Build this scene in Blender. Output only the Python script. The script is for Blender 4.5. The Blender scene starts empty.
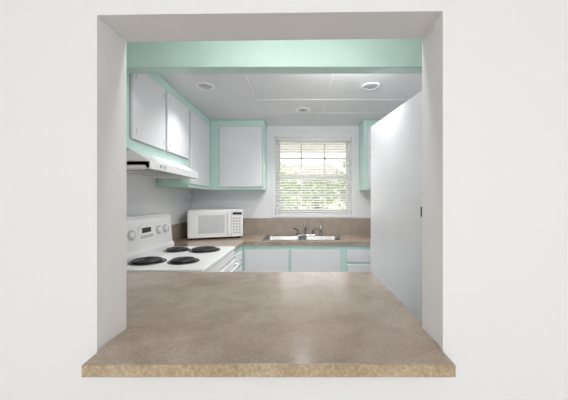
import bpy, bmesh, math, random
from mathutils import Vector, Matrix
random.seed(4)
S = bpy.context.scene
S.view_settings.view_transform = 'Standard'

# ---------------------------------------------------------------- materials
def mat(name, col, rough=0.5, metal=0.0, noise=0.0, scale=8.0, bump=0.0, bscale=60.0, col2=None, coat=0.0):
    m = bpy.data.materials.new(name); m.use_nodes = True
    nt = m.node_tree; b = nt.nodes['Principled BSDF']
    b.inputs['Roughness'].default_value = rough
    b.inputs['Metallic'].default_value = metal
    b.inputs['Coat Weight'].default_value = coat
    tc = nt.nodes.new('ShaderNodeTexCoord')
    n = nt.nodes.new('ShaderNodeTexNoise'); n.inputs['Scale'].default_value = scale
    n.inputs['Detail'].default_value = 5
    nt.links.new(tc.outputs['Object'], n.inputs['Vector'])
    r = nt.nodes.new('ShaderNodeValToRGB')
    c2 = col2 if col2 else tuple(max(0, c*(1-noise)) for c in col)
    r.color_ramp.elements[0].position = 0.35; r.color_ramp.elements[1].position = 0.65
    r.color_ramp.elements[0].color = (*c2, 1); r.color_ramp.elements[1].color = (*col, 1)
    nt.links.new(n.outputs['Fac'], r.inputs['Fac'])
    nt.links.new(r.outputs['Color'], b.inputs['Base Color'])
    if bump:
        n2 = nt.nodes.new('ShaderNodeTexNoise'); n2.inputs['Scale'].default_value = bscale
        nt.links.new(tc.outputs['Object'], n2.inputs['Vector'])
        bp = nt.nodes.new('ShaderNodeBump'); bp.inputs['Strength'].default_value = bump
        bp.inputs['Distance'].default_value = 0.01
        nt.links.new(n2.outputs['Fac'], bp.inputs['Height'])
        nt.links.new(bp.outputs['Normal'], b.inputs['Normal'])
    return m

WALL = mat('wall_paint', (0.865, 0.855, 0.845), 0.6, noise=0.008, scale=1.2, bump=0.04, bscale=90)
KWALL = mat('kitchen_wall_paint', (0.87, 0.872, 0.89), 0.5, noise=0.03, scale=3, bump=0.05)
CEIL = mat('ceiling_panel', (0.76, 0.77, 0.79), 0.28, noise=0.03, scale=3, bump=0.03, bscale=20)
BATT = mat('ceiling_batten', (0.86, 0.86, 0.87), 0.4, noise=0.02)
MINT = mat('mint_paint', (0.60, 0.82, 0.745), 0.4, noise=0.04, scale=6, bump=0.03)
CABW = mat('cabinet_white', (0.81, 0.82, 0.84), 0.42, noise=0.03, scale=4, bump=0.03, bscale=30)
DOORW = mat('door_gloss_white', (0.80, 0.81, 0.825), 0.16, noise=0.04, scale=3, bump=0.35, bscale=6)
WHITE = mat('enamel_white', (0.88, 0.88, 0.88), 0.2, noise=0.01)
PLAST = mat('plastic_white', (0.88, 0.88, 0.88), 0.35, noise=0.01)
GREYP = mat('plastic_grey', (0.52, 0.53, 0.54), 0.3, noise=0.05)
MWGL = mat('microwave_window_grey', (0.60, 0.61, 0.62), 0.2, noise=0.05)
DGREY = mat('filter_grey', (0.45, 0.45, 0.46), 0.4, noise=0.1)
BLACK = mat('black_metal', (0.02, 0.02, 0.02), 0.4, noise=0.2)
CHROME = mat('chrome', (0.75, 0.75, 0.76), 0.12, 1.0, noise=0.03)
PAN = mat('drip_pan', (0.10, 0.10, 0.10), 0.25, 0.8, noise=0.1)
STEEL = mat('stainless', (0.36, 0.355, 0.35), 0.42, 1.0, noise=0.06, scale=20)
SPLASH = mat('splash_laminate', (0.40, 0.335, 0.28), 0.35, noise=0.15, scale=9)
FLOOR = mat('floor_tile', (0.70, 0.67, 0.63), 0.4, noise=0.12, scale=4)
SOFF = mat('eave_paint', (0.64, 0.62, 0.64), 0.7, noise=0.1)
GRASS = mat('grass', (0.66, 0.66, 0.55), 0.9, noise=0.3, scale=3)
LEAF = mat('leaves', (0.48, 0.55, 0.36), 0.8, noise=0.4, scale=6)
BARK = mat('bark', (0.4, 0.34, 0.28), 0.9, noise=0.4)
STUCCO = mat('stucco', (0.88, 0.84, 0.74), 0.8, noise=0.05)
ROOF = mat('roof_tile', (0.66, 0.63, 0.60), 0.8, noise=0.2)
SLAT = mat('blind_slat', (0.90, 0.90, 0.90), 0.45, noise=0.01)

def laminate(name, a, b_, c, rough, fleck=0.4, spec=0.5):
    m = bpy.data.materials.new(name); m.use_nodes = True
    nt = m.node_tree; bs = nt.nodes['Principled BSDF']
    bs.inputs['Roughness'].default_value = rough
    bs.inputs['Specular IOR Level'].default_value = spec
    tc = nt.nodes.new('ShaderNodeTexCoord')
    n = nt.nodes.new('ShaderNodeTexNoise'); n.inputs['Scale'].default_value = 5.0
    n.inputs['Detail'].default_value = 12; n.inputs['Roughness'].default_value = 0.64; n.inputs['Distortion'].default_value = 0.4
    nt.links.new(tc.outputs['Object'], n.inputs['Vector'])
    r = nt.nodes.new('ShaderNodeValToRGB')
    r.color_ramp.elements[0].position = 0.34; r.color_ramp.elements[0].color = (*a, 1)
    r.color_ramp.elements[1].position = 0.68; r.color_ramp.elements[1].color = (*c, 1)
    e = r.color_ramp.elements.new(0.5); e.color = (*b_, 1)
    nt.links.new(n.outputs['Fac'], r.inputs['Fac'])
    v = nt.nodes.new('ShaderNodeTexNoise'); v.inputs['Scale'].default_value = 90; v.inputs['Detail'].default_value = 3
    nt.links.new(tc.outputs['Object'], v.inputs['Vector'])
    mx = nt.nodes.new('ShaderNodeMixRGB'); mx.blend_type = 'OVERLAY'; mx.inputs['Fac'].default_value = fleck
    nt.links.new(r.outputs['Color'], mx.inputs['Color1']); nt.links.new(v.outputs['Fac'], mx.inputs['Color2'])
    nt.links.new(mx.outputs['Color'], bs.inputs['Base Color'])
    return m
LAM = laminate('counter_laminate', (0.325, 0.245, 0.185), (0.385, 0.30, 0.232), (0.455, 0.368, 0.292), 0.2, 0.3, 0.7)
EDGE = laminate('counter_edge_laminate', (0.32, 0.23, 0.135), (0.43, 0.33, 0.205), (0.55, 0.44, 0.30), 0.45, 0.6)

# ---------------------------------------------------------------- helpers
def link(o, parent=None):
    S.collection.objects.link(o)
    if parent: o.parent = parent
    return o
def empty(name, loc=(0, 0, 0), rz=0):
    e = bpy.data.objects.new(name, None); e.location = loc; e.rotation_euler = (0, 0, rz)
    e.empty_display_size = 0.05
    return link(e)
def mesh_obj(name, bm, m, parent=None, smooth=False, bevel=0, seg=2):
    bmesh.ops.recalc_face_normals(bm, faces=bm.faces)
    me = bpy.data.meshes.new(name); bm.to_mesh(me); bm.free()
    ms = m if isinstance(m, (list, tuple)) else [m]
    for x in ms: me.materials.append(x)
    if smooth:
        for p in me.polygons: p.use_smooth = True
    o = link(bpy.data.objects.new(name, me), parent)
    if bevel:
        b = o.modifiers.new('bevel', 'BEVEL'); b.width = bevel; b.segments = seg; b.limit_method = 'ANGLE'
    return o
def addbox(bm, x0, x1, y0, y1, z0, z1, mi=0):
    vs = [bm.verts.new(p) for p in [(x0,y0,z0),(x1,y0,z0),(x1,y1,z0),(x0,y1,z0),(x0,y0,z1),(x1,y0,z1),(x1,y1,z1),(x0,y1,z1)]]
    fs = [bm.faces.new([vs[i] for i in f]) for f in [(0,3,2,1),(4,5,6,7),(0,1,5,4),(1,2,6,5),(2,3,7,6),(3,0,4,7)]]
    for f in fs: f.material_index = mi
    return fs
def box(name, x0, x1, y0, y1, z0, z1, m, parent=None, bevel=0, seg=2):
    bm = bmesh.new(); addbox(bm, x0, x1, y0, y1, z0, z1)
    return mesh_obj(name, bm, m, parent, bevel=bevel, seg=seg)
def boxes(name, L, m, parent=None, bevel=0):
    bm = bmesh.new()
    for b in L: addbox(bm, *b)
    return mesh_obj(name, bm, m, parent, bevel=bevel)
def prism(name, pts, axis, a, b, m, parent=None, bevel=0):
    bm = bmesh.new()
    def P(p, t):
        return {'x': (t, p[0], p[1]), 'y': (p[0], t, p[1]), 'z': (p[0], p[1], t)}[axis]
    A = [bm.verts.new(P(p, a)) for p in pts]; B = [bm.verts.new(P(p, b)) for p in pts]
    bm.faces.new(A); bm.faces.new(B[::-1])
    n = len(pts)
    for i in range(n): bm.faces.new([A[i], A[(i+1) % n], B[(i+1) % n], B[i]])
    return mesh_obj(name, bm, m, parent, bevel=bevel)
def cyl(name, c, r, h, m, parent=None, axis='z', r2=None, seg=32, bevel=0):
    bm = bmesh.new()
    bmesh.ops.create_cone(bm, cap_ends=True, segments=seg, radius1=r, radius2=r if r2 is None else r2, depth=h)
    R = {'z': Matrix(), 'x': Matrix.Rotation(math.pi/2, 4, 'Y'), 'y': Matrix.Rotation(-math.pi/2, 4, 'X')}[axis]
    bmesh.ops.transform(bm, matrix=Matrix.Translation(c) @ R, verts=bm.verts)
    o = mesh_obj(name, bm, m, parent, bevel=bevel)
    for p in o.data.polygons: p.use_smooth = len(p.vertices) == 4
    return o
def tube(name, pts, r, m, parent=None, cyclic=False):
    cu = bpy.data.curves.new(name, 'CURVE'); cu.dimensions = '3D'; cu.bevel_depth = r; cu.bevel_resolution = 4
    cu.use_fill_caps = True
    sp = cu.splines.new('POLY'); sp.points.add(len(pts)-1)
    for i, p in enumerate(pts): sp.points[i].co = (*p, 1)
    sp.use_cyclic_u = cyclic
    cu.materials.append(m)
    tmp = bpy.data.objects.new(name+'_c', cu); S.collection.objects.link(tmp)
    dg = bpy.context.evaluated_depsgraph_get()
    me = bpy.data.meshes.new_from_object(tmp.evaluated_get(dg))
    bpy.data.objects.remove(tmp)
    me.name = name
    for p in me.polygons: p.use_smooth = True
    return link(bpy.data.objects.new(name, me), parent)
def lathe(name, prof, c, m, parent=None, seg=32):
    bm = bmesh.new(); rings = []
    for r, z in prof:
        rings.append([bm.verts.new((c[0]+r*math.cos(2*math.pi*i/seg), c[1]+r*math.sin(2*math.pi*i/seg), c[2]+z)) for i in range(seg)])
    for a, b in zip(rings, rings[1:]):
        for i in range(seg): bm.faces.new([a[i], a[(i+1) % seg], b[(i+1) % seg], b[i]])
    return mesh_obj(name, bm, m, parent, smooth=True)

# ---------------------------------------------------------------- key dims
ZC = 1.38; CT = 0.91
W0, W1 = 0.88, 1.03           # pass-through wall
XL, XR, YB = -1.46, 1.25, 3.80
KC = 2.384                    # kitchen ceiling
JL, JR = -0.638, 0.449

# ---------------------------------------------------------------- shell
bm = bmesh.new()
def wallpoly(bm, pts):
    A = [bm.verts.new((x, W0, z)) for x, z in pts]; B = [bm.verts.new((x, W1, z)) for x, z in pts]
    bm.faces.new(A); bm.faces.new(B[::-1]); n = len(pts)
    for i in range(n): bm.faces.new([A[i], A[(i+1) % n], B[(i+1) % n], B[i]])
wallpoly(bm, [(-3, 0), (JL, 0), (JL, 2.6), (-3, 2.6)])
wallpoly(bm, [(JR, 0), (3, 0), (3, 2.6), (JR, 2.6)])
wallpoly(bm, [(JL, 0), (JR, 0), (JR, 0.876), (JL, 0.876)])
wallpoly(bm, [(JL, 1.9615), (JR, 1.974), (JR, 2.6), (JL, 2.6)])
mesh_obj('wall_front', bm, WALL)
box('floor', -3, 3, -4, 3.95, -0.1, 0, FLOOR)
box('ceiling_living_room', -3, 3, -4, 1.74, 2.6, 2.7, WALL)
box('wall_living_left', -3.1, -3, -4, 1.03, 0, 2.7, WALL)
box('wall_living_right', 3, 3.1, -4, 1.03, 0, 2.7, WALL)
box('wall_left', XL-0.12, XL, W1, YB+0.15, 0, 2.7, KWALL)
box('wall_right', XR, XR+0.12, W1, YB+0.15, 0, 2.7, KWALL)
WX0, WX1, WZ0, WZ1 = -0.34, 0.705, 1.177, 2.235
boxes('wall_back', [(XL, WX0, YB, YB+0.15, 0, 2.7), (WX1, XR, YB, YB+0.15, 0, 2.7),
                    (WX0, WX1, YB, YB+0.15, 0, WZ0), (WX0, WX1, YB, YB+0.15, WZ1, 2.7)], KWALL)
box('ceiling', XL, XR, 1.815, YB, KC, KC+0.06, CEIL)
boxes('trim_ceiling_battens', [(-0.447, -0.433, 1.815, 3.23, KC-0.003, KC), (0.253, 0.267, 1.815, 3.23, KC-0.003, KC),
      (-0.447, XR, 2.80, 2.814, KC-0.003, KC), (-0.447, XR, 3.22, 3.234, KC-0.003, KC)], BATT)
box('beam', XL, XR, 1.72, 1.815, 2.197, 2.6, MINT, bevel=0.004)

# ---------------------------------------------------------------- peninsula counter
pen = empty('peninsula_counter')
prism('countertop', [(-0.623, 0.802), (0.444, 0.802), (0.449, 1.03), (0.468, 1.035), (0.468, 1.83), (XL+0.005, 1.83), (XL+0.005, 1.035), (JL, 1.03)],
      'z', CT-0.034, CT, LAM, pen, bevel=0.003)
box('front_edge_strip', -0.6235, 0.4445, 0.7985, 0.8018, CT-0.036, CT-0.0015, EDGE, pen, bevel=0.001)
box('base_cabinet', XL+0.01, 0.44, 1.04, 1.79, 0.1, CT-0.035, CABW, pen)
box('toe_kick', XL+0.01, 0.42, 1.04, 1.73, 0.0, 0.1, BLACK, pen)

# ---------------------------------------------------------------- cabinets
def door_panel_x(name, X, y0, y1, z0, z1, parent, knob=None):   # faces +X
    box(name, X, X+0.019, y0, y1, z0, z1, CABW, parent, bevel=0.003)
    if knob:
        cyl(name+'_knob_stem', (X+0.027, knob[0], knob[1]), 0.005, 0.018, CHROME, parent, 'x')
        cyl(name+'_knob', (X+0.04, knob[0], knob[1]), 0.014, 0.012, CHROME, parent, 'x', bevel=0.003)
def door_panel_y(name, x0, x1, Y, z0, z1, parent, knob=None):   # faces -Y
    box(name, x0, x1, Y-0.019, Y, z0, z1, CABW, parent, bevel=0.003)

CX = -1.13   # upper left carcass front
ul = empty('upper_cabinet')
box('carcass_over_hood', XL+0.002, CX, 1.82, 2.84, 1.72, KC-0.002, MINT, ul, bevel=0.002)
box('carcass_corner', XL+0.002, CX, 2.84, 3.52, 1.51, KC-0.002, MINT, ul, bevel=0.002)
door_panel_x('door_a', CX, 1.86, 2.315, 1.79, 2.29, ul)
door_panel_x('door_b', CX, 2.35, 2.81, 1.79, 2.29, ul)
door_panel_x('door_c', CX, 2.87, 3.44, 1.545, 2.29, ul)
boxes('painted_reveal_shadows', [(CX, CX+0.004, a-0.006, b+0.006, c-0.006, 2.296) for a, b, c in ((1.86, 2.315, 1.79), (2.35, 2.81, 1.79), (2.87, 3.44, 1.545))], DGREY, ul)  # grey strips painting the shadow line around each door, no real gasket
for y in (1.90, 2.28, 2.39, 2.77):
    for z in (1.85, 2.23):
        box('hinge', CX+0.002, CX+0.022, y-0.002, y+0.002, z-0.02, z+0.02, CHROME, ul)
ub = empty('upper_cabinet')
box('carcass', CX+0.0, -0.45, 3.52, YB-0.002, 1.51, KC-0.002, MINT, ub, bevel=0.002)
door_panel_y('door', -1.01, -0.475, 3.52, 1.545, 2.30, ub)
boxes('painted_reveal_shadow', [(-1.016, -0.469, 3.516, 3.52, 1.539, 2.306)], DGREY, ub)  # shade at the door edge put in as a grey backing strip
ur = empty('upper_cabinet')
box('carcass', 0.80, XR-0.002, 3.52, YB-0.002, 1.51, KC-0.002, MINT, ur, bevel=0.002)
door_panel_y('door', 0.85, 1.2, 3.52, 1.545, 2.30, ur)

# range hood
hood = empty('range_hood')
y0, y1 = 1.86, 2.77
prism('canopy', [(XL+0.003, 1.718), (-1.12, 1.718), (-1.0, 1.645), (-1.0, 1.59), (-1.02, 1.59), (-1.03, 1.61), (XL+0.003, 1.61)], 'y', y0, y1, WHITE, hood, bevel=0.003)
boxes('lip_ends', [(XL+0.003, -1.0, y0, y0+0.012, 1.59, 1.64), (XL+0.003, -1.0, y1-0.012, y1, 1.59, 1.64)], WHITE, hood, bevel=0.002)
box('filter', -1.33, -1.10, y0+0.25, y1-0.25, 1.602, 1.611, DGREY, hood)
box('light_cover', -1.33, -1.14, y0+0.05, y0+0.2, 1.602, 1.611, PLAST, hood)
boxes('switches', [(-1.0, -0.996, 2.0, 2.03, 1.61, 1.63), (-1.0, -0.996, 2.06, 2.09, 1.61, 1.63)], GREYP, hood)

# base cabinets back + left return
bb = empty('base_cabinet')
FY = 3.18
box('carcass_back', -0.66, XR-0.002, FY, YB-0.002, 0.1, CT-0.185, MINT, bb)
box('front_rail', -0.66, XR-0.002, FY, FY+0.03, CT-0.185, CT-0.038, MINT, bb)
box('carcass_return', XL+0.002, -0.66, 2.77, YB-0.002, 0.1, CT-0.038, MINT, bb)
box('toe_kick', XL+0.01, XR-0.01, FY+0.06, YB-0.01, 0, 0.1, BLACK, bb)
door_panel_y('door_a', -0.63, -0.135, FY, 0.2, 0.815, bb)
door_panel_y('door_b', -0.10, 0.455, FY, 0.2, 0.815, bb)
door_panel_y('drawer_c', 0.53, 0.95, FY, 0.68, 0.815, bb)
door_panel_y('door_c', 0.53, 0.95, FY, 0.2, 0.65, bb)
door_panel_x('drawer_d', -0.66, 2.81, 3.12, 0.68, 0.815, bb, (2.97, 0.75))
door_panel_x('door_d', -0.66, 2.81, 3.12, 0.2, 0.65, bb, (3.05, 0.6))

# counter with sink cutout
SX0, SX1, SY0, SY1 = -0.44, 0.50, 3.24, 3.68
kc = empty('kitchen_countertop')
CY = 3.15
boxes('top', [(-0.64, SX0+0.02, CY, YB-0.002, CT-0.036, CT), (SX1-0.02, XR-0.002, CY, YB-0.002, CT-0.036, CT),
              (SX0+0.02, SX1-0.02, CY, SY0+0.02, CT-0.036, CT), (SX0+0.02, SX1-0.02, SY1-0.02, YB-0.002, CT-0.036, CT),
              (XL+0.002, -0.64, 2.77, YB-0.002, CT-0.036, CT)], LAM, kc)
boxes('backsplash', [(XL+0.002, XR-0.002, YB-0.022, YB-0.002, CT, 1.135), (XL+0.002, XL+0.014, 2.77, YB-0.022, CT, 1.10)], SPLASH, kc, bevel=0.002)

# sink
sk = empty('kitchen_sink')
def basin(bm, x0, x1, y0, y1, zt, d, r=0.05):
    def ring(x0, x1, y0, y1, r, z):
        out = []
        for cx, cy, a0 in ((x1-r, y1-r, 0), (x0+r, y1-r, 90), (x0+r, y0+r, 180), (x1-r, y0+r, 270)):
            for k in range(6):
                a = math.radians(a0+k*18); out.append(bm.verts.new((cx+r*math.cos(a), cy+r*math.sin(a), z)))
        return out
    R = [ring(x0-0.012, x1+0.012, y0-0.012, y1+0.012, r+0.012, zt+0.002), ring(x0, x1, y0, y1, r, zt), ring(x0+0.008, x1-0.008, y0+0.008, y1-0.008, r, zt-d*0.9), ring(x0+0.03, x1-0.03, y0+0.03, y1-0.03, r, zt-d)]
    for a, b in zip(R, R[1:]):
        for i in range(24): bm.faces.new([a[i], a[(i+1) % 24], b[(i+1) % 24], b[i]])
    bm.faces.new(R[-1])
bm = bmesh.new()
mx = (SX0+SX1)/2
basin(bm, SX0+0.035, mx-0.015, SY0+0.03, SY1-0.085, CT+0.006, 0.17)
basin(bm, mx+0.015, SX1-0.035, SY0+0.03, SY1-0.085, CT+0.006, 0.17)
mesh_obj('basins', bm, STEEL, sk, smooth=True)
boxes('rim', [(SX0, SX1, SY0, SY0+0.026, CT, CT+0.007), (SX0, SX1, SY1-0.08, SY1, CT, CT+0.007), (SX0, SX0+0.03, SY0+0.026, SY1-0.08, CT, CT+0.007),
              (SX1-0.03, SX1, SY0+0.026, SY1-0.08, CT, CT+0.007), (mx-0.012, mx+0.012, SY0+0.026, SY1-0.08, CT-0.003, CT+0.007)], STEEL, sk, bevel=0.002)
for x in ((SX0+mx)/2, (SX1+mx)/2): cyl('drain', (x, 3.43, CT-0.162), 0.04, 0.004, CHROME, sk)
fc = empty('kitchen_faucet')
fy = 3.645; fz = CT+0.007
FM = mat('faucet_metal', (0.38, 0.38, 0.39), 0.2, 1.0, noise=0.05)
box('deck_plate', -0.06, 0.20, fy-0.03, fy+0.03, fz, fz+0.015, FM, fc, bevel=0.006)
cyl('spout_body', (0.07, fy, fz+0.035), 0.018, 0.05, FM, fc)
tube('spout', [(0.07, fy, fz+0.05), (0.07, fy, fz+0.13), (0.068, fy-0.02, fz+0.165), (0.065, fy-0.06, fz+0.18), (0.06, fy-0.12, fz+0.17), (0.058, fy-0.16, fz+0.14), (0.058, fy-0.165, fz+0.12)], 0.012, FM, fc)
for x in (-0.03, 0.17):
    cyl('handle_base', (x, fy, fz+0.03), 0.02, 0.035, FM, fc, r2=0.014)
    tube('handle_lever', [(x, fy, fz+0.05), (x, fy-0.01, fz+0.075), (x+(0.06 if x > 0 else -0.06), fy-0.03, fz+0.10)], 0.009, FM, fc)
cyl('sprayer_base', (0.27, fy, fz+0.012), 0.02, 0.024, FM, fc)
cyl('sprayer_head', (0.27, fy, fz+0.075), 0.012, 0.11, FM, fc, r2=0.018)

# ---------------------------------------------------------------- electric range
st = empty('electric_stove')
sx0, sx1, sy0, sy1 = -1.40, -0.66, 1.845, 2.755
SZ = 0.925
box('body', sx0, sx1, sy0, sy1, 0.08, SZ-0.03, WHITE, st, bevel=0.004)
box('plinth', sx0+0.02, sx1-0.05, sy0+0.02, sy1-0.02, 0.0, 0.08, BLACK, st)
box('cooktop', sx0, sx1+0.025, sy0-0.003, sy1+0.003, SZ-0.03, SZ, WHITE, st, bevel=0.01, seg=3)
prism('backguard', [(sx0-0.03, SZ-0.01), (-1.235, SZ-0.01), (-1.235, SZ+0.04), (-1.255, SZ+0.06), (-1.27, SZ+0.30), (-1.30, SZ+0.325), (sx0-0.03, SZ+0.325)], 'y', sy0, sy1, WHITE, st, bevel=0.006)
def bgx(z): return -1.255 - (z-(SZ+0.06))/0.24*0.015
zk = SZ+0.19
for y in (1.97, 2.09, 2.50, 2.62):
    cyl('knob_skirt', (bgx(zk)+0.004, y, zk), 0.038, 0.008, GREYP, st, 'x')
    cyl('knob', (bgx(zk)+0.018, y, zk), 0.028, 0.026, WHITE, st, 'x', r2=0.022, bevel=0.003)
    box('knob_grip', bgx(zk)+0.02, bgx(zk)+0.04, y-0.005, y+0.005, zk-0.024, zk+0.024, WHITE, st, bevel=0.002)
box('clock_panel', bgx(zk)-0.01, bgx(zk)+0.005, 2.19, 2.42, zk-0.06, zk+0.06, PLAST, st, bevel=0.003)
box('clock_display', bgx(zk)+0.005, bgx(zk)+0.008, 2.23, 2.36, zk-0.0, zk+0.04, BLACK, st)
boxes('clock_buttons', [(bgx(zk)+0.005, bgx(zk)+0.009, 2.21+i*0.04, 2.235+i*0.04, zk-0.045, zk-0.02) for i in range(5)], GREYP, st)
def burner(nm, x, y, r):
    lathe(nm+'_pan', [(r+0.022, 0.0005), (r+0.02, 0.006), (r+0.008, 0.006), (r-0.01, 0.002), (0.03, 0.002), (0.001, 0.002)], (x, y, SZ), PAN, st, 40)
    pts = []
    turns = 4 if r < 0.1 else 5
    n = turns*36
    for i in range(n+1):
        t = i/n; a = t*turns*2*math.pi; rr = 0.022+(r-0.022)*t
        pts.append((x+rr*math.cos(a), y+rr*math.sin(a), SZ+0.014))
    tube(nm+'_coil', pts, 0.0078, BLACK, st)
    boxes(nm+'_support', [(x-r, x+r, y-0.003, y+0.003, SZ+0.004, SZ+0.009), (x-0.003, x+0.003, y-r, y+r, SZ+0.004, SZ+0.009)], BLACK, st)
burner('burner_a', -1.12, 2.06, 0.105)
burner('burner_b', -0.86, 2.07, 0.09)
burner('burner_c', -1.11, 2.53, 0.09)
burner('burner_d', -0.86, 2.53, 0.115)
box('control_strip', sx1, sx1+0.02, sy0+0.005, sy1-0.005, 0.82, SZ-0.032, WHITE, st, bevel=0.004)
box('oven_door', sx1, sx1+0.035, sy0+0.01, sy1-0.01, 0.27, 0.81, WHITE, st, bevel=0.006)
box('oven_glass', sx1+0.035, sx1+0.038, sy0+0.17, sy1-0.17, 0.42, 0.66, BLACK, st, bevel=0.001)
tube('oven_handle', [(sx1+0.03, sy0+0.08, 0.765), (sx1+0.075, sy0+0.09, 0.765), (sx1+0.078, sy1-0.09, 0.765), (sx1+0.03, sy1-0.08, 0.765)], 0.013, WHITE, st)
box('drawer', sx1, sx1+0.03, sy0+0.01, sy1-0.01, 0.09, 0.255, WHITE, st, bevel=0.005)

# ---------------------------------------------------------------- microwave (angled in the corner)
ang = math.radians(22)
mw = empty('microwave_oven', (-1.305, 3.24, CT), ang)
w, d, h = 0.645, 0.33, 0.335
box('case', 0, w, 0.015, d, 0.018, 0.018+h, PLAST, mw, bevel=0.012, seg=3)
box('door', 0.003, w*0.77, -0.008, 0.016, 0.022, 0.014+h, PLAST, mw, bevel=0.008, seg=3)
box('door_window', 0.12, w*0.77-0.075, -0.0105, -0.007, 0.075, h-0.045, MWGL, mw, bevel=0.002)
box('door_handle', w*0.77-0.045, w*0.77-0.022, -0.03, -0.012, 0.06, h-0.02, PLAST, mw, bevel=0.006)
boxes('handle_mounts', [(w*0.77-0.042, w*0.77-0.025, -0.014, -0.006, z, z+0.02) for z in (0.07, h-0.05)], PLAST, mw)
box('control_panel', w*0.775, w-0.003, -0.008, 0.016, 0.022, 0.014+h, PLAST, mw, bevel=0.006, seg=3)
box('display', w*0.80, w-0.02, -0.0105, -0.007, h-0.045, h-0.015, BLACK, mw)
boxes('keypad', [(w*0.80+0.004+i*0.034, w*0.80+0.027+i*0.034, -0.0105, -0.007, 0.06+j*0.035, 0.082+j*0.035) for i in range(3) for j in range(6)], MWGL, mw)
for x in (0.04, w-0.04):
    for y in (0.05, d-0.05): cyl('foot', (x, y, 0.0095), 0.014, 0.019, BLACK, mw)
boxes('side_vents', [(-0.0015, 0.003, 0.18+i*0.02, 0.19+i*0.02, 0.2, 0.28) for i in range(6)], MWGL, mw)

# ---------------------------------------------------------------- right side gloss door
n0 = Vector((0.723, 1.66)); n1 = Vector((0.628, 2.49))
dv = n1-n0; L = dv.length; a = math.atan2(dv.y, dv.x)
dr = empty('door_1', (n0.x, n0.y, 0), a)
box('slab', 0, L, -0.038, 0, 0.012, 2.03, DOORW, dr, bevel=0.002)
box('latch_plate', 0.001, 0.012, -0.001, 0.0015, 1.28, 1.34, BLACK, dr)
cyl('knob_rose', (0.06, -0.043, 1.0), 0.028, 0.01, CHROME, dr, 'y')
cyl('knob_stem', (0.06, -0.06, 1.0), 0.01, 0.03, CHROME, dr, 'y')
cyl('knob', (0.06, -0.085, 1.0), 0.026, 0.03, CHROME, dr, 'y', bevel=0.008)
for z in (0.25, 1.0, 1.8): cyl('hinge', (L+0.004, -0.004, z), 0.006, 0.09, CHROME, dr)
box('trim_door_post', 0.665, XR-0.002, 2.52, 2.60, 0, 2.02, KWALL)

# ---------------------------------------------------------------- recessed lights
for i, (x, y, en) in enumerate([(-0.837, 2.47, 6), (0.625, 2.47, 5), (0.03, 3.12, 11)]):
    e = empty('recessed_downlight')
    lathe('trim_ring', [(0.085, 0.0), (0.083, -0.006), (0.062, -0.008), (0.056, -0.002)], (x, y, KC), PLAST, e)
    lathe('baffle', [(0.057, -0.0035), (0.05, -0.003), (0.035, -0.0025), (0.0005, -0.002)], (x, y, KC), GREYP, e)
    cyl('lamp_face', (x, y, KC-0.004), 0.026, 0.006, DGREY, e)
    li = bpy.data.lights.new('added_downlight_fill', 'SPOT'); li.shadow_soft_size = 0.06; li.energy = en*4  # fixtures look switched off; their light is added to brighten the kitchen
    li.spot_size = math.radians(118 if i == 0 else 130); li.spot_blend = 1.0; li.specular_factor = 0.3
    li.color = (1, 0.99, 0.98)
    lo = link(bpy.data.objects.new('added_downlight_fill', li), e); lo.location = (x, y, KC-0.03)
# added fill light over the peninsula, brightens the beam front; no known fixture
pf = empty('added_peninsula_fill')
box('added_fill_housing', -0.6, 0.5, 1.10, 1.22, 2.56, 2.6, PLAST, pf, bevel=0.005)
li = bpy.data.lights.new('added_fill_lamp', 'AREA'); li.shape = 'RECTANGLE'; li.size = 1.05; li.size_y = 0.10; li.energy = 6
lo = link(bpy.data.objects.new('added_fill_lamp', li), pf); lo.location = (-0.05, 1.16, 2.55)
# added fill light hidden behind the beam, brightens the kitchen; no known fixture
bf = empty('added_beam_fill')
box('added_fill_housing', -0.4, 0.7, 1.815, 1.84, 2.27, 2.36, PLAST, bf, bevel=0.004)
li = bpy.data.lights.new('added_fill_lamp', 'AREA'); li.shape = 'RECTANGLE'; li.size = 1.0; li.size_y = 0.07; li.energy = 15; li.specular_factor = 0.5
li.color = (0.98, 0.99, 1.0)
lo = link(bpy.data.objects.new('added_fill_lamp', li), bf); lo.location = (0.15, 1.85, 2.315); lo.rotation_euler = (math.radians(66), 0, math.radians(8))

# ---------------------------------------------------------------- window
wn = empty('window_1')
def frame(L, x0, x1, z0, z1, t, ya, yb):
    L += [(x0, x0+t, ya, yb, z0, z1), (x1-t, x1, ya, yb, z0, z1), (x0+t, x1-t, ya, yb, z0, z0+t), (x0+t, x1-t, ya, yb, z1-t, z1)]
L = []
frame(L, WX0-0.035, WX1+0.035, WZ0-0.03, WZ1+0.035, 0.04, YB-0.012, YB+0.0)
boxes('casing', L, PLAST, wn, bevel=0.002)
L = []; frame(L, WX0, WX1, WZ0, WZ1, 0.035, YB+0.06, YB+0.14)
boxes('outer_frame', L, PLAST, wn)
zm = 1.70; L = []
frame(L, WX0+0.03, WX1-0.03, zm-0.02, WZ1-0.03, 0.035, YB+0.11, YB+0.135)
frame(L, WX0+0.03, WX1-0.03, WZ0+0.03, zm+0.02, 0.035, YB+0.08, YB+0.105)
ww = (WX1-WX0-0.06)
for i in (1, 2):
    x = WX0+0.03+ww*i/3
    L += [(x-0.01, x+0.01, YB+0.112, YB+0.13, zm, WZ1-0.03), (x-0.01, x+0.01, YB+0.085, YB+0.10, WZ0+0.03, zm)]
L += [(WX0+0.03, WX1-0.03, YB+0.112, YB+0.13, 1.955, 1.973), (WX0+0.03, WX1-0.03, YB+0.085, YB+0.10, 1.44, 1.458)]
boxes('sashes', L, PLAST, wn)
bl = empty('venetian_blind')
box('headrail', WX0+0.01, WX1-0.01, YB+0.006, YB+0.05, WZ1-0.04, WZ1-0.003, PLAST, bl, bevel=0.003)
bm = bmesh.new()
z = WZ0+0.045; th = math.radians(26)
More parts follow.
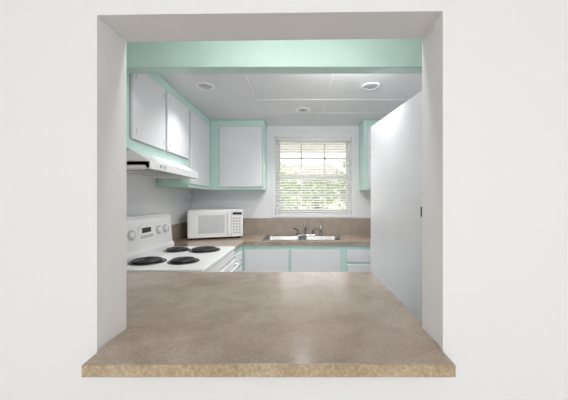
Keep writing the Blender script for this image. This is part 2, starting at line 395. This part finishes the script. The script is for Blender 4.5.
while z < WZ1-0.05:
    fs = addbox(bm, WX0+0.012, WX1-0.012, -0.0155, 0.0155, -0.0007, 0.0007)
    vs = list({v for f in fs for v in f.verts})
    bmesh.ops.transform(bm, matrix=Matrix.Translation((0, YB+0.031, z)) @ Matrix.Rotation(th, 4, 'X'), verts=vs)
    z += 0.034
mesh_obj('slats', bm, SLAT, bl)
box('bottom_rail', WX0+0.012, WX1-0.012, YB+0.018, YB+0.044, WZ0+0.012, WZ0+0.026, PLAST, bl, bevel=0.003)
for x in (WX0+0.15, 0.18, WX1-0.15): tube('cord', [(x, YB+0.015, WZ0+0.02), (x, YB+0.015, WZ1-0.02)], 0.0012, PLAST, bl)
tube('tilt_wand', [(WX0+0.07, YB+0.006, WZ1-0.02), (WX0+0.07, YB+0.004, 1.6)], 0.003, PLAST, bl)

# ---------------------------------------------------------------- outside
box('ceiling_eave', -4, 4, YB+0.15, 5.5, 2.29, 2.36, SOFF)
box('lawn_ground', -30, 30, YB+0.16, 60, -0.2, -0.1, GRASS)
nb = empty('neighbour_house')
box('walls', -7, 3.2, 17, 24, -0.1, 2.3, STUCCO, nb)
prism('roof', [(-7.6, 2.3), (3.8, 2.3), (1.8, 3.5), (-5.6, 3.5)], 'y', 16.6, 24.4, ROOF, nb)
boxes('windows', [(-4.5, -3.2, 16.96, 17.02, 0.9, 1.9), (-1.4, -0.1, 16.96, 17.02, 0.9, 1.9)], GREYP, nb)
def tree(x, y, hgt, r, seed):
    rd = random.Random(seed); e = empty('tree', (x, y, -0.1))
    tube('trunk', [(0, 0, 0), (0.05, 0.02, hgt*0.4), (-0.03, 0.05, hgt*0.75)], 0.12, BARK, e)
    bm = bmesh.new()
    for k in range(650):
        u = Vector((rd.gauss(0, 1), rd.gauss(0, 1), rd.gauss(0, 0.8))).normalized()*r*rd.uniform(0.5, 1)
        c = Vector((0, 0, hgt*0.8))+u
        M = Matrix.Translation(c) @ Matrix.Rotation(rd.uniform(0, 6.28), 4, Vector((rd.random(), rd.random(), rd.random()+0.01)))
        s = rd.uniform(0.07, 0.16)*r
        q = [bm.verts.new(M @ Vector(p)) for p in ((-s, 0, 0), (0, -s*.5, 0.02), (s, 0, 0), (0, s*.5, 0.02))]
        bm.faces.new(q)
    mesh_obj('foliage', bm, LEAF, e)
tree(-1.0, 11, 2.2, 1.2, 1); tree(3.0, 13, 2.6, 1.6, 2); tree(0.9, 15, 2.3, 1.1, 3)

# ---------------------------------------------------------------- light
wd = bpy.data.worlds.new('sky'); S.world = wd; wd.use_nodes = True
bg = wd.node_tree.nodes['Background']; bg.inputs['Color'].default_value = (0.96, 0.975, 1.0, 1); bg.inputs['Strength'].default_value = 2.35
sn = bpy.data.lights.new('sun', 'SUN'); sn.energy = 5.0; sn.angle = 0.02; sn.color = (1, 0.95, 0.86)
so = link(bpy.data.objects.new('sun', sn)); so.rotation_euler = Vector((-0.75, -0.25, -0.9)).to_track_quat('-Z', 'Y').to_euler()
la = bpy.data.lights.new('added_living_room_fill', 'AREA'); la.shape = 'DISK'; la.size = 1.6; la.energy = 10; la.color = (1, 0.98, 0.95)  # added soft fill for the living side, not a known lamp
lo = link(bpy.data.objects.new('added_living_room_fill', la)); lo.location = (0.3, -1.2, 2.5); lo.rotation_euler = (math.radians(25), 0, 0)

# ---------------------------------------------------------------- camera
cd = bpy.data.cameras.new('camera'); cd.sensor_width = 36; cd.lens = 280/568*36; cd.shift_x = -16/568; cd.clip_start = 0.02
co = link(bpy.data.objects.new('camera', cd)); co.location = (0, 0, ZC); co.rotation_euler = (math.pi/2, 0, 0)
S.camera = co
